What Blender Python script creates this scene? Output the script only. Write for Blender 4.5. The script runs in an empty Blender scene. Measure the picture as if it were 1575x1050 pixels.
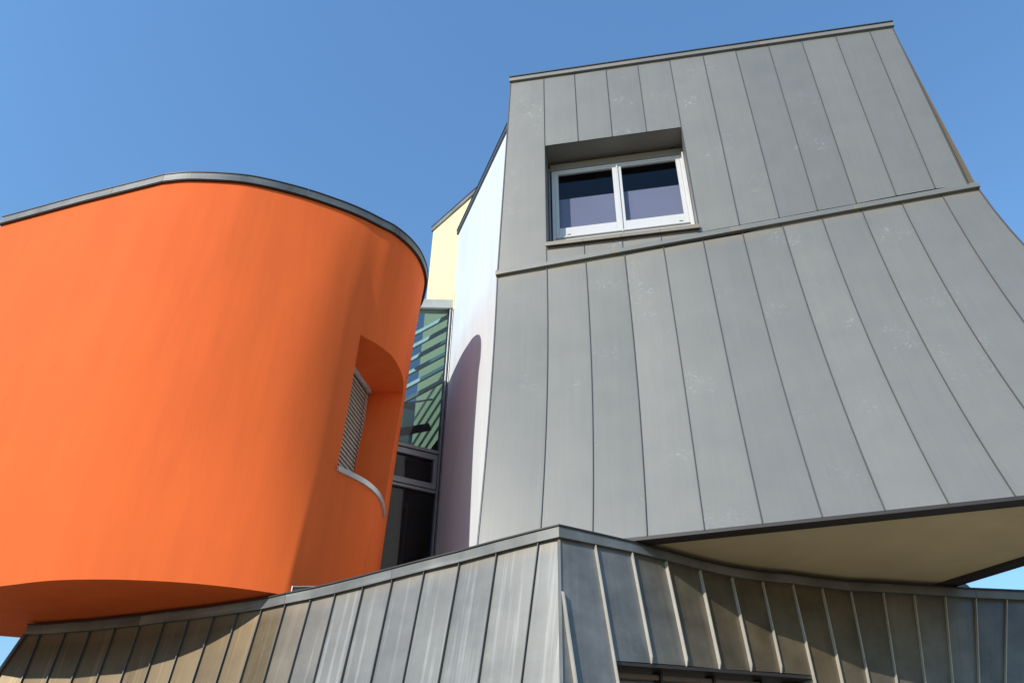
import bpy, bmesh, math, random
from mathutils import Vector, Matrix

sc = bpy.context.scene

# ------------------------------------------------------------------ camera
CAM_RIGHT = (0.99985, -0.010637, 0.013672)
CAM_UP = (-0.017323, -0.613957, 0.789149)
CAM_FWD = (0.0, 0.789268, 0.614049)
cam = bpy.data.cameras.new('camera')
cam.sensor_width = 36.0
cam.sensor_fit = 'HORIZONTAL'
cam.lens = 36.0 * 1280.0 / 1575.0
cam.clip_end = 3000.0
co = bpy.data.objects.new('camera', cam)
sc.collection.objects.link(co)
co.matrix_world = Matrix(((CAM_RIGHT[0], CAM_UP[0], -CAM_FWD[0], 0.0),
                          (CAM_RIGHT[1], CAM_UP[1], -CAM_FWD[1], 0.0),
                          (CAM_RIGHT[2], CAM_UP[2], -CAM_FWD[2], 1.6),
                          (0, 0, 0, 1)))
sc.camera = co
sc.render.resolution_x, sc.render.resolution_y = 1024, 682

# ------------------------------------------------------------------ sky and sun
SUN_AZ, SUN_EL = 43.0, 33.0          # degrees to the left of straight behind the camera; height
az, el = math.radians(SUN_AZ), math.radians(SUN_EL)
to_sun = Vector((-math.sin(az) * math.cos(el), -math.cos(az) * math.cos(el), math.sin(el)))
world = bpy.data.worlds.new('World')
sc.world = world
world.use_nodes = True
wnt = world.node_tree
bg = wnt.nodes['Background']
sky = wnt.nodes.new('ShaderNodeTexSky')
sky.sky_type = 'NISHITA'
sky.sun_disc = False
sky.sun_elevation = el
sky.sun_rotation = az + math.pi
sky.air_density = 2.0
sky.dust_density = 0.0
sky.ozone_density = 10.0
wnt.links.new(sky.outputs[0], bg.inputs[0])
bg.inputs[1].default_value = 0.15
sl_ = bpy.data.lights.new('sun', 'SUN')
sl_.energy = 3.1
sl_.angle = math.radians(.53)
sl_.color = (1.0, .935, .83)
so_ = bpy.data.objects.new('sun', sl_)
sc.collection.objects.link(so_)
so_.rotation_euler = (-to_sun).to_track_quat('-Z', 'Y').to_euler()
sc.view_settings.view_transform = 'Standard'
sc.view_settings.look = 'None'
sc.view_settings.exposure = 0.52
sc.view_settings.gamma = 1.0
sc.view_settings.use_curve_mapping = False

# ------------------------------------------------------------------ surveyed points (metres)
TOWER_P0 = (1.41, 9.2, 5.4)
TOWER_T = (0.98146, -0.19167, 0.0)
TOWER_IN = (0.19167, 0.98146, 0.0)
TOWER_SEAMS = [((-0.111, 9.497, 15.26), (-0.244, 9.523, 10.329)),
    ((0.482, 9.381, 15.235), (0.515, 9.375, 10.442)),
    ((1.082, 9.264, 15.206), (1.091, 9.262, 10.527)),
    ((1.664, 9.15, 15.221), (1.668, 9.15, 10.528)),
    ((2.242, 9.038, 15.235), (2.246, 9.037, 10.528)),
    ((2.83, 8.923, 15.245), (2.847, 8.919, 10.702)),
    ((3.41, 8.809, 15.235), (3.403, 8.811, 10.758)),
    ((3.982, 8.698, 15.224), (3.982, 8.698, 10.809)),
    ((4.557, 8.585, 15.232), (4.538, 8.589, 10.863)),
    ((5.126, 8.474, 15.228), (5.098, 8.48, 10.914)),
    ((5.7, 8.362, 15.214), (5.665, 8.369, 10.977)),
    ((6.271, 8.251, 15.219), (6.216, 8.262, 11.028)),
    ((6.657, 8.175, 15.2), (6.662, 8.174, 11.012))]
SKIRT_SEAMS = [((-0.243, 9.523, 10.261), (-0.251, 9.307, 7.831), (-0.356, 8.766, 5.4)),
    ((0.514, 9.375, 10.346), (0.524, 9.292, 7.873), (0.338, 8.557, 5.4)),
    ((1.101, 9.26, 10.388), (1.126, 9.235, 7.894), (0.904, 8.387, 5.4)),
    ((1.681, 9.147, 10.43), (1.73, 9.199, 7.915), (1.468, 8.217, 5.4)),
    ((2.26, 9.034, 10.471), (2.306, 9.057, 7.936), (2.042, 8.045, 5.4)),
    ((2.844, 8.92, 10.523), (2.881, 8.915, 7.962), (2.607, 7.875, 5.4)),
    ((3.421, 8.807, 10.562), (3.451, 8.774, 7.981), (3.17, 7.706, 5.4)),
    ((3.997, 8.695, 10.681), (4.025, 8.632, 8.041), (3.743, 7.534, 5.4)),
    ((4.563, 8.584, 10.732), (4.59, 8.492, 8.066), (4.305, 7.365, 5.4)),
    ((5.133, 8.473, 10.787), (5.16, 8.35, 8.094), (4.877, 7.193, 5.4)),
    ((5.695, 8.363, 10.845), (5.729, 8.209, 8.122), (5.452, 7.02, 5.4)),
    ((6.262, 8.252, 10.892), (6.309, 8.064, 8.146), (6.046, 6.842, 5.4)),
    ((6.771, 8.153, 10.906), (6.851, 7.803, 7.9), (7.502, 6.405, 5.4))]
SOFFIT_BACK = (5.132, 9.449, 5.4)
SKIRT_OUT = (-0.2877, -0.9577, 0.0)
BASE_LEFT = [((-6.423, 11.246, 5.25), (-6.771, 10.885, 3.4)),
    ((-6.221, 11.24, 5.25), (-6.064, 10.818, 3.4)),
    ((-5.843, 11.144, 5.25), (-5.705, 10.729, 3.4)),
    ((-5.481, 11.057, 5.25), (-5.362, 10.638, 3.4)),
    ((-5.105, 10.933, 5.25), (-4.993, 10.508, 3.4)),
    ((-4.744, 10.821, 5.25), (-4.663, 10.401, 3.4)),
    ((-4.385, 10.682, 5.25), (-4.321, 10.266, 3.4)),
    ((-4.038, 10.569, 5.25), (-4.008, 10.167, 3.4)),
    ((-3.68, 10.435, 5.25), (-3.701, 10.045, 3.4)),
    ((-3.347, 10.297, 5.25), (-3.381, 9.91, 3.4)),
    ((-3.013, 10.159, 5.25), (-3.076, 9.777, 3.4)),
    ((-2.679, 9.961, 5.25), (-2.743, 9.572, 3.4)),
    ((-2.34, 9.783, 5.25), (-2.437, 9.414, 3.4)),
    ((-2.016, 9.591, 5.25), (-2.108, 9.213, 3.4)),
    ((-1.659, 9.364, 5.25), (-1.774, 8.997, 3.4)),
    ((-1.297, 9.127, 5.25), (-1.424, 8.768, 3.4)),
    ((-0.918, 8.879, 5.25), (-1.068, 8.536, 3.4)),
    ((-0.518, 8.628, 5.25), (-0.7, 8.304, 3.4)),
    ((-0.113, 8.354, 5.25), (-0.3, 8.034, 3.4)),
    ((0.319, 8.075, 5.25), (0.098, 7.777, 3.4)),
    ((0.517, 7.956, 5.25), (0.482, 7.541, 3.4))]
BASE_RIGHT = [((0.517, 7.956, 5.25), (0.482, 7.541, 3.4)),
    ((0.887, 8.108, 5.25), (1.038, 7.77, 3.4)),
    ((1.287, 8.277, 5.25), (1.411, 7.927, 3.4)),
    ((1.676, 8.478, 5.25), (1.777, 8.113, 3.4)),
    ((2.082, 8.701, 5.25), (2.126, 8.309, 3.4)),
    ((2.474, 8.884, 5.25), (2.472, 8.486, 3.4)),
    ((2.846, 8.998, 5.25), (2.791, 8.605, 3.4)),
    ((3.202, 9.058, 5.25), (3.106, 8.658, 3.4)),
    ((3.562, 9.158, 5.25), (3.389, 8.732, 3.4)),
    ((3.918, 9.239, 5.25), (3.674, 8.831, 3.4)),
    ((4.299, 9.262, 5.25), (3.921, 8.858, 3.4)),
    ((4.669, 9.304, 5.25), (4.187, 8.876, 3.4)),
    ((5.044, 9.347, 5.25), (4.441, 8.905, 3.4)),
    ((5.419, 9.39, 5.25), (4.682, 8.953, 3.4)),
    ((5.79, 9.414, 5.25), (4.911, 8.987, 3.4)),
    ((6.161, 9.438, 5.25), (5.282, 9.011, 3.4)),
    ((6.532, 9.462, 5.25), (5.653, 9.035, 3.4)),
    ((6.903, 9.486, 5.25), (6.024, 9.059, 3.4))]
BASE_WINDOW_T = [0.667, 0.649, 0.626, 0.605, 0.582, 0.568, 0.572]
CORNER_SEAM = ((0.516, 7.824, 4.641), (0.639, 7.605, 3.4))
WHITE = {'front': (-0.06, 11.12), 'back': (-1.36, 14.58), 'ztop': 16.446, 'zfront': 15.947}
YELLOW = ((-1.125, 15.2, 18.443), (-2.255, 16.509, 18.443))
GLASS_P = (-1.36, 14.58, 0.0)
GLASS_D = (0.9135, 0.4067, 0.0)

# ------------------------------------------------------------------ helpers
COL = sc.collection

def mesh_obj(name, verts, faces, mat, parent=None, uvs=None, smooth=False, kind=None):
    me = bpy.data.meshes.new(name)
    me.from_pydata([tuple(v) for v in verts], [], faces)
    if uvs is not None:
        lay = me.uv_layers.new(name='UVMap')
        for poly in me.polygons:
            for li in poly.loop_indices:
                lay.data[li].uv = uvs[me.loops[li].vertex_index]
    if smooth:
        me.polygons.foreach_set('use_smooth', [True] * len(me.polygons))
    me.materials.append(mat)
    me.update()
    o = bpy.data.objects.new(name, me)
    COL.objects.link(o)
    if parent is not None:
        o.parent = parent
        o.matrix_parent_inverse = PINV[parent.name]
    PINV[o.name] = Matrix.Identity(4)
    if kind:
        o['kind'] = kind
    return o

PINV = {}

def thing(name, loc, label, cat, group=None):
    o = bpy.data.objects.new(name, None)
    o.location = loc
    o.empty_display_size = .3
    COL.objects.link(o)
    o['label'] = label
    o['category'] = cat
    if group:
        o['group'] = group
    PINV[o.name] = Matrix.Translation(loc).inverted()
    return o

def V(p):
    return Vector(p)

def hexa(c, base=0):
    """faces of a box whose 8 corners are bottom ring 0-3 and top ring 4-7"""
    return [(0, 3, 2, 1), (4, 5, 6, 7), (0, 1, 5, 4), (1, 2, 6, 5), (2, 3, 7, 6), (3, 0, 4, 7)]

def fix_normals(o):
    bm = bmesh.new()
    bm.from_mesh(o.data)
    bmesh.ops.recalc_face_normals(bm, faces=bm.faces[:])
    bm.to_mesh(o.data)
    bm.free()
    return o

def box(name, p, ax, ay, az, mat, parent, bevel=0.0):
    """box from corner p with edge vectors ax, ay, az"""
    p, ax, ay, az = V(p), V(ax), V(ay), V(az)
    vs = [p, p + ax, p + ax + ay, p + ay, p + az, p + ax + az, p + ax + ay + az, p + ay + az]
    uv = [(0, 0), (ax.length, 0), (ax.length, ay.length), (0, ay.length)] * 2
    o = mesh_obj(name, vs, hexa(0), mat, parent, uv)
    fix_normals(o)
    if bevel:
        bm = bmesh.new(); bm.from_mesh(o.data)
        bmesh.ops.bevel(bm, geom=bm.edges[:], offset=bevel, segments=1, affect='EDGES')
        bm.to_mesh(o.data); bm.free()
    return o

def sweep(name, pts, offs, mat, parent, closed_ends=True, smooth=False):
    """sweep a cross-section along pts; offs[i] is the list of offset vectors at point i"""
    n = len(offs[0])
    vs, fs, uv = [], [], []
    run = 0.0
    for i, p in enumerate(pts):
        p = V(p)
        if i:
            run += (p - V(pts[i - 1])).length
        for j in range(n):
            vs.append(p + V(offs[i][j]))
            uv.append((j * .05, run))
    for i in range(len(pts) - 1):
        for j in range(n):
            a, b = i * n + j, i * n + (j + 1) % n
            fs.append((a, b, b + n, a + n))
    if closed_ends:
        fs.append(tuple(range(n)))
        fs.append(tuple(range((len(pts) - 1) * n, len(pts) * n)))
    o = mesh_obj(name, vs, fs, mat, parent, uv, smooth)
    return fix_normals(o)

def panel(name, left, right, out, mat, parent, across=4, pillow=.0015, v0=0.0, back=.012):
    """sheet-metal panel between two edge lines (lists of points, top to bottom)"""
    n = len(left)
    vs, fs, uv = [], [], []
    rnd = random.Random(int(round(left[0][0] * 1000) * 31 + round(left[-1][2] * 1000)))
    tilt = rnd.uniform(-.0022, .0022)
    run = v0
    for i in range(n):
        a, b = V(left[i]), V(right[i])
        if i:
            run += ((a - V(left[i - 1])).length + (b - V(right[i - 1])).length) / 2
        for j in range(across + 1):
            t = j / across
            bow = math.sin(math.pi * t) * pillow * (0.6 + rnd.random() * .8)
            vs.append(a.lerp(b, t) + V(out) * (bow + tilt * (t - .5) * 2))
            uv.append((t * (b - a).length, run))
    w = across + 1
    for i in range(n - 1):
        for j in range(across):
            fs.append((i * w + j, i * w + j + 1, (i + 1) * w + j + 1, (i + 1) * w + j))
    # folded edge going back behind the sheet
    ring = [j for j in range(w)] + [i * w + w - 1 for i in range(1, n)] + \
           [(n - 1) * w + j for j in range(w - 2, -1, -1)] + [i * w for i in range(n - 2, 0, -1)]
    k = len(vs)
    m = len(ring)
    for q in ring:
        vs.append(vs[q].copy())
        uv.append(uv[q])
    for q in ring:
        vs.append(vs[q] - V(out) * back)
        uv.append(uv[q])
    for i in range(m):
        fs.append((k + i, k + (i + 1) % m, k + m + (i + 1) % m, k + m + i))
    o = mesh_obj(name, vs, fs, mat, parent, uv, smooth=False)
    # orient outwards
    me = o.data
    if me.polygons[0].normal.dot(V(out)) < 0:
        me.flip_normals()
    for pl in me.polygons[:(n - 1) * across]:
        pl.use_smooth = True
    return o

def seam(name, pts, outs, w, h, mat, parent, notch=False):
    """upright folded seam standing on a wall along pts"""
    offs = []
    for i in range(len(pts)):
        a = V(pts[min(i + 1, len(pts) - 1)]) - V(pts[max(i - 1, 0)])
        s = a.normalized().cross(V(outs[i])).normalized()
        o_ = V(outs[i])
        offs.append([s * w / 2 - o_ * .004, s * w * .38 + o_ * h, -s * w * .38 + o_ * h, -s * w / 2 - o_ * .004])
    if notch:                                   # tapered free end at the foot
        o_ = V(outs[-1])
        offs[-1] = [q - o_ * min(h * .75, max(0, q.dot(o_) - .004)) for q in offs[-1]]
    return sweep(name, pts, offs, mat, parent)

def lerp(a, b, t):
    return V(a).lerp(V(b), t)

def bez(a, c, b, t):
    return V(a) * (1 - t) ** 2 + V(c) * 2 * t * (1 - t) + V(b) * t * t

# ------------------------------------------------------------------ materials
def new_mat(name):
    m = bpy.data.materials.new(name)
    m.use_nodes = True
    nt = m.node_tree
    b = nt.nodes['Principled BSDF']
    return m, nt, b

def node(nt, typ, **kw):
    n = nt.nodes.new(typ)
    for k, v in kw.items():
        if k in n.inputs.keys():
            n.inputs[k].default_value = v
        else:
            setattr(n, k, v)
    return n

def link(nt, a, ao, b, bi):
    nt.links.new(a.outputs[ao], b.inputs[bi])

def ramp(nt, src, out, stops):
    r = nt.nodes.new('ShaderNodeValToRGB')
    els = r.color_ramp.elements
    els[0].position, els[0].color = stops[0][0], stops[0][1]
    els[1].position, els[1].color = stops[1][0], stops[1][1]
    for p, c in stops[2:]:
        e = els.new(p); e.color = c
    nt.links.new(src.outputs[out], r.inputs[0])
    return r

def g(v):
    return (v, v, v, 1)

def mixc(nt, fac, a, b, blend='MIX'):
    m = nt.nodes.new('ShaderNodeMix')
    m.data_type = 'RGBA'
    m.blend_type = blend
    for sock, val in ((m.inputs[0], fac), (m.inputs[6], a), (m.inputs[7], b)):
        if isinstance(val, tuple) and hasattr(val[0], 'outputs'):
            nt.links.new(val[0].outputs[val[1]], sock)
        else:
            sock.default_value = val
    return m

def zinc(name, base, metallic=.45, rough=.42, streak=.35, stain=.5, scuff=.6, mottled=.25, patina=(.118, .080, .036), sharp=0.0):
    """weathered standing-seam zinc; the UV map runs in metres, v down from the head of the sheet"""
    m, nt, b = new_mat(name)
    uv = node(nt, 'ShaderNodeUVMap')
    oi = node(nt, 'ShaderNodeObjectInfo')
    mul = node(nt, 'ShaderNodeMath', operation='MULTIPLY'); mul.inputs[1].default_value = 37.0
    link(nt, oi, 'Random', mul, 0)
    comb = node(nt, 'ShaderNodeCombineXYZ'); link(nt, mul, 0, comb, 0); link(nt, mul, 0, comb, 1); link(nt, mul, 0, comb, 2)
    add = node(nt, 'ShaderNodeVectorMath', operation='ADD'); link(nt, uv, 0, add, 0); link(nt, comb, 0, add, 1)
    # long run-off streaks
    sv = node(nt, 'ShaderNodeVectorMath', operation='MULTIPLY'); sv.inputs[1].default_value = (14, .35, 1); link(nt, add, 0, sv, 0)
    st = node(nt, 'ShaderNodeTexNoise', Scale=1.0, Detail=5.0, Roughness=.62); link(nt, sv, 0, st, 'Vector')
    str_ = ramp(nt, st, 0, [(.40 + sharp * .12, g(0)), (.74 - sharp * .08, g(1))])
    sv2 = node(nt, 'ShaderNodeVectorMath', operation='MULTIPLY'); sv2.inputs[1].default_value = (55, .9, 1); link(nt, add, 0, sv2, 0)
    st2 = node(nt, 'ShaderNodeTexNoise', Scale=1.0, Detail=3.0, Roughness=.55); link(nt, sv2, 0, st2, 'Vector')
    # cloudy patina
    cl = node(nt, 'ShaderNodeTexNoise', Scale=2.1, Detail=6.0, Roughness=.6); link(nt, add, 0, cl, 'Vector')
    clr = ramp(nt, cl, 0, [(.32, g(1 - mottled)), (.68, g(1 + mottled * .35))])
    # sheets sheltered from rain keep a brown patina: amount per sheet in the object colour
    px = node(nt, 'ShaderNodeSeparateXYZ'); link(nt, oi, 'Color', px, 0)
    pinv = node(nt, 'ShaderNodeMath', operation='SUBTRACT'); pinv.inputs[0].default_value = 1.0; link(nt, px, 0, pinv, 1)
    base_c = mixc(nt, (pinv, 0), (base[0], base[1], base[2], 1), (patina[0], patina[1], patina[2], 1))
    c0 = mixc(nt, 1.0, (base_c, 2), (clr, 0), 'MULTIPLY')
    light = mixc(nt, 1.0, (c0, 2), (1.55, 1.58, 1.62, 1), 'MULTIPLY')
    f1 = node(nt, 'ShaderNodeMath', operation='MULTIPLY'); link(nt, str_, 0, f1, 0); f1.inputs[1].default_value = streak
    c1 = mixc(nt, (f1, 0), (c0, 2), (light, 2))
    fine = ramp(nt, st2, 0, [(.3, g(.97)), (.7, g(1.025))])
    c2 = mixc(nt, 1.0, (c1, 2), (fine, 0), 'MULTIPLY')
    # one overall tint per sheet
    tr = ramp(nt, oi, 'Random', [(0, (.90, .915, .92, 1)), (1, (1.08, 1.07, 1.05, 1))])
    c3 = mixc(nt, 1.0, (c2, 2), (tr, 0), 'MULTIPLY')
    # tan run-off stain below the flashing at the head of the sheet
    sx = node(nt, 'ShaderNodeSeparateXYZ'); link(nt, uv, 0, sx, 0)
    wob = node(nt, 'ShaderNodeTexNoise', Scale=5.0, Detail=3.0); link(nt, sv2, 0, wob, 'Vector')
    ma = node(nt, 'ShaderNodeMath', operation='MULTIPLY_ADD'); link(nt, wob, 0, ma, 0); ma.inputs[1].default_value = .12; link(nt, sx, 1, ma, 2)
    sr = ramp(nt, ma, 0, [(.02, g(1)), (.25, g(0))])
    f2 = node(nt, 'ShaderNodeMath', operation='MULTIPLY'); link(nt, sr, 0, f2, 0); f2.inputs[1].default_value = stain
    c4 = mixc(nt, (f2, 0), (c3, 2), (base[0] * 1.45, base[1] * 1.15, base[2] * .85, 1))
    # white oxide scuffs, in loose clusters
    big = node(nt, 'ShaderNodeTexNoise', Scale=1.3, Detail=1.0); link(nt, add, 0, big, 'Vector')
    bigr = ramp(nt, big, 0, [(.60, g(0)), (.74, g(1))])
    sm = node(nt, 'ShaderNodeTexNoise', Scale=13.0, Detail=9.0, Roughness=.72, Distortion=1.6); link(nt, add, 0, sm, 'Vector')
    smr = ramp(nt, sm, 0, [(.54, g(0)), (.72, g(1))])
    f3 = node(nt, 'ShaderNodeMath', operation='MULTIPLY'); link(nt, bigr, 0, f3, 0); link(nt, smr, 0, f3, 1)
    f4 = node(nt, 'ShaderNodeMath', operation='MULTIPLY'); link(nt, f3, 0, f4, 0); f4.inputs[1].default_value = scuff
    c5 = mixc(nt, (f4, 0), (c4, 2), (.62, .64, .65, 1))
    link(nt, c5, 2, b, 'Base Color')
    b.inputs['Metallic'].default_value = metallic
    rr = ramp(nt, cl, 0, [(.3, g(max(0, rough - .03))), (.7, g(rough + .04))])
    link(nt, rr, 0, b, 'Roughness')
    # soft oil-canning of the sheet plus fine grain
    ov = node(nt, 'ShaderNodeVectorMath', operation='MULTIPLY'); ov.inputs[1].default_value = (1.6, .8, 1); link(nt, add, 0, ov, 0)
    oc = node(nt, 'ShaderNodeTexNoise', Scale=1.4, Detail=1.5); link(nt, ov, 0, oc, 'Vector')
    bp = node(nt, 'ShaderNodeBump', Strength=.14, Distance=.02); link(nt, oc, 0, bp, 'Height')
    gr = node(nt, 'ShaderNodeTexNoise', Scale=90.0, Detail=4.0); link(nt, add, 0, gr, 'Vector')
    bp2 = node(nt, 'ShaderNodeBump', Strength=.10, Distance=.003); link(nt, gr, 0, bp2, 'Height'); link(nt, bp, 0, bp2, 'Normal')
    link(nt, bp2, 0, b, 'Normal')
    return m

def plaster(name, col, vary=.06, bump=.35, rough=.85, streaky=True, dirt=0.0):
    m, nt, b = new_mat(name)
    tc = node(nt, 'ShaderNodeTexCoord')
    mp = node(nt, 'ShaderNodeMapping'); link(nt, tc, 'Object', mp, 0)
    mp.inputs['Scale'].default_value = (3.0, 3.0, .35) if streaky else (2, 2, 2)
    n1 = node(nt, 'ShaderNodeTexNoise', Scale=1.1, Detail=6.0, Roughness=.6); link(nt, mp, 0, n1, 'Vector')
    r1 = ramp(nt, n1, 0, [(.3, g(1 - vary)), (.7, g(1 + vary * .5))])
    c = mixc(nt, 1.0, (col[0], col[1], col[2], 1), (r1, 0), 'MULTIPLY')
    n4 = node(nt, 'ShaderNodeTexNoise', Scale=.35, Detail=3.0); link(nt, tc, 'Object', n4, 'Vector')
    r4 = ramp(nt, n4, 0, [(.35, g(1 - vary * .8)), (.65, g(1.02))])
    c = mixc(nt, 1.0, (c, 2), (r4, 0), 'MULTIPLY')
    if dirt:
        mp2 = node(nt, 'ShaderNodeMapping'); link(nt, tc, 'Object', mp2, 0); mp2.inputs['Scale'].default_value = (9, 9, .5)
        n5 = node(nt, 'ShaderNodeTexNoise', Scale=1.0, Detail=5.0, Roughness=.65); link(nt, mp2, 0, n5, 'Vector')
        r5 = ramp(nt, n5, 0, [(.52, g(1)), (.8, g(1 - dirt))])
        c = mixc(nt, 1.0, (c, 2), (r5, 0), 'MULTIPLY')
    link(nt, c, 2, b, 'Base Color')
    b.inputs['Roughness'].default_value = rough
    b.inputs['Specular IOR Level'].default_value = .25
    n2 = node(nt, 'ShaderNodeTexNoise', Scale=55.0, Detail=5.0, Roughness=.7); link(nt, tc, 'Object', n2, 'Vector')
    b1 = node(nt, 'ShaderNodeBump', Strength=bump, Distance=.004); link(nt, n2, 0, b1, 'Height')
    mp3 = node(nt, 'ShaderNodeMapping'); link(nt, tc, 'Object', mp3, 0); mp3.inputs['Scale'].default_value = (3.5, 3.5, .55) if streaky else (1, 1, 1)
    n3 = node(nt, 'ShaderNodeTexNoise', Scale=1.6, Detail=5.0, Roughness=.62, Distortion=.3); link(nt, mp3, 0, n3, 'Vector')
    b2 = node(nt, 'ShaderNodeBump', Strength=bump * .28, Distance=.03); link(nt, n3, 0, b2, 'Height'); link(nt, b1, 0, b2, 'Normal')
    link(nt, b2, 0, b, 'Normal')
    return m

def plain(name, col, rough=.5, metallic=0.0, vary=.08, scale=6.0):
    m, nt, b = new_mat(name)
    tc = node(nt, 'ShaderNodeTexCoord')
    n1 = node(nt, 'ShaderNodeTexNoise', Scale=scale, Detail=5.0); link(nt, tc, 'Object', n1, 'Vector')
    r1 = ramp(nt, n1, 0, [(.3, g(1 - vary)), (.7, g(1 + vary))])
    c = mixc(nt, 1.0, (col[0], col[1], col[2], 1), (r1, 0), 'MULTIPLY')
    link(nt, c, 2, b, 'Base Color')
    b.inputs['Roughness'].default_value = rough
    b.inputs['Metallic'].default_value = metallic
    return m

def glass(name, tint, refl=1.0, ior=1.5):
    """pane that lets light through and mirrors the sky by Fresnel"""
    m, nt, b = new_mat(name)
    nt.nodes.remove(b)
    out = nt.nodes['Material Output']
    tr = node(nt, 'ShaderNodeBsdfTransparent'); tr.inputs[0].default_value = (*tint, 1)
    gl = node(nt, 'ShaderNodeBsdfGlossy'); gl.inputs['Roughness'].default_value = .015; gl.inputs[0].default_value = (refl, refl, refl, 1)
    fr = node(nt, 'ShaderNodeFresnel'); fr.inputs['IOR'].default_value = ior
    tc = node(nt, 'ShaderNodeTexCoord')
    n1 = node(nt, 'ShaderNodeTexNoise', Scale=1.3, Detail=1.0); link(nt, tc, 'Object', n1, 'Vector')
    bp = node(nt, 'ShaderNodeBump', Strength=.05, Distance=.02); link(nt, n1, 0, bp, 'Height')
    link(nt, bp, 0, gl, 'Normal')
    ge = node(nt, 'ShaderNodeNewGeometry')
    ff = node(nt, 'ShaderNodeMath', operation='SUBTRACT'); ff.inputs[0].default_value = 1.0; link(nt, ge, 'Backfacing', ff, 1)
    fm = node(nt, 'ShaderNodeMath', operation='MULTIPLY'); link(nt, fr, 0, fm, 0); link(nt, ff, 0, fm, 1)
    mx = node(nt, 'ShaderNodeMixShader'); link(nt, fm, 0, mx, 0); link(nt, tr, 0, mx, 1); link(nt, gl, 0, mx, 2)
    link(nt, mx, 0, out, 0)
    return m

M_ZT = zinc('zinc_tower_sheet', (.216, .209, .188), metallic=.22, rough=.48, streak=.06, stain=.55, scuff=.55, mottled=.035)
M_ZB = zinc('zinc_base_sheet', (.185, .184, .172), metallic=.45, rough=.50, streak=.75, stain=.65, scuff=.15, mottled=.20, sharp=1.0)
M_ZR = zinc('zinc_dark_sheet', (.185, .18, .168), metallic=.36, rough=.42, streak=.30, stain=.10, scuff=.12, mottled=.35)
M_CAP = zinc('zinc_coping', (.165, .163, .15), metallic=.4, rough=.5, streak=.8, stain=0, scuff=.3, mottled=.35, sharp=1.0)
M_CAPO = zinc('zinc_rim', (.125, .13, .125), metallic=.35, rough=.5, streak=.7, stain=0, scuff=.3, mottled=.4)
M_SEAM = plain('zinc_seam_shaded', (.11, .11, .11), .45, .4)  # dark base colour includes the shade on the seams' visible faces
M_SEAMT = plain('zinc_seam_tower_shaded', (.10, .10, .10), .5, .3)  # base colour darkened to carry the shadow and gap beside each seam
M_SEAMB = plain('zinc_seam_glint', (.46, .43, .37), .42, .2)  # paler than the other seams: sun glint put into the base colour
M_ORANGE = plaster('orange_render', (.82, .142, .027), vary=.075, bump=.36, dirt=.05)
M_WHITE = plaster('white_render', (.635, .69, .712), vary=.07, bump=.3, dirt=.10)
M_YELLOW = plaster('yellow_render', (.74, .68, .40), vary=.03, bump=.2)
M_SOFFIT = plaster('beige_soffit', (.66, .54, .33), vary=.08, bump=.2, streaky=False)
M_TRIM = plain('dark_trim', (.035, .028, .026), .5, .2)
M_FRAME = plain('window_frame_paint', (.60, .59, .58), .35, .0, vary=.02)
M_GREYFR = plain('grey_aluminium', (.22, .225, .235), .38, .5)
M_BEAM = plain('light_aluminium', (.55, .54, .50), .4, .3)
M_GASKET = plain('black_gasket', (.012, .012, .013), .6)
M_GLASS = glass('window_glass', (.72, .72, .76), 1.0, 1.33)
M_GLASS_L = glass('link_glass', (.40, .53, .56), .9, 1.5)
M_CURTAIN = plain('lavender_curtain', (.54, .58, .69), .9, 0, .03, 3)
M_DARK = plain('dark_interior', (.02, .018, .022), .8)
M_DARKWOOD = plain('interior_floor_dark', (.035, .025, .035), .6)
M_SLAT = plain('blind_slat', (.46, .43, .38), .45, .2)
M_CORD = plain('blind_cord', (.03, .03, .03), .7)
M_SILL = plain('sill_metal', (.55, .56, .56), .35, .5)
M_ROOF = plain('roof_gravel', (.22, .21, .20), .9, 0, .25, 30)
M_CONC = plaster('lower_wall_render', (.42, .41, .39), vary=.08, bump=.3)
M_BROWN = plain('blind_box_brown', (.16, .10, .07), .5, .2)
M_GROUND = plain('paving', (.20, .16, .11), .9, 0, .2, 2.0)

# ------------------------------------------------------------------ ground
gs = 400.0
gr = mesh_obj('ground', [(-gs, -gs, 0), (gs, -gs, 0), (gs, gs, 0), (-gs, gs, 0)], [(0, 1, 2, 3)], M_GROUND, None, kind='structure')

# ------------------------------------------------------------------ zinc tower
P0, T, NI = V(TOWER_P0), V(TOWER_T), V(TOWER_IN)
OUT = -NI
tower = thing('zinc_tower', (2.8, 9.6, 5.4), 'grey zinc clad tower with white double window, flaring out below a ledge', 'tower')
WU0, WU1, WZ0, WZ1 = -.915, 1.435, 10.84, 13.233
WD = .42

def tw(u, z, depth=0.0):
    q = P0 + T * u + NI * depth
    return Vector((q.x, q.y, z))

def uof(p):
    return (V(p) - P0).dot(T)

# upper sheets
US = [(V(a), V(b)) for a, b in TOWER_SEAMS]
def cut(line, z):
    a, b = line
    t = (a.z - z) / (a.z - b.z)
    return a.lerp(b, t)
def run(line, z0, z1, n):
    return [cut(line, z0 + (z1 - z0) * i / (n - 1)) for i in range(n)]
def run2(line, za, zb, n):
    return [line[0].lerp(line[1], t) for t in [i / (n - 1) for i in range(n)]]

def tower_line(i, part):
    """edge line of an upper sheet; part = full / above / below the window"""
    a, b = US[i]
    if part == 'full':
        return [a.lerp(b, t / 7) for t in range(8)]
    if part == 'above':
        c = cut((a, b), WZ1)
        return [a.lerp(c, t / 4) for t in range(5)]
    c = cut((a, b), WZ0 - .045)
    return [c.lerp(b, t / 2) for t in range(3)]

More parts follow.
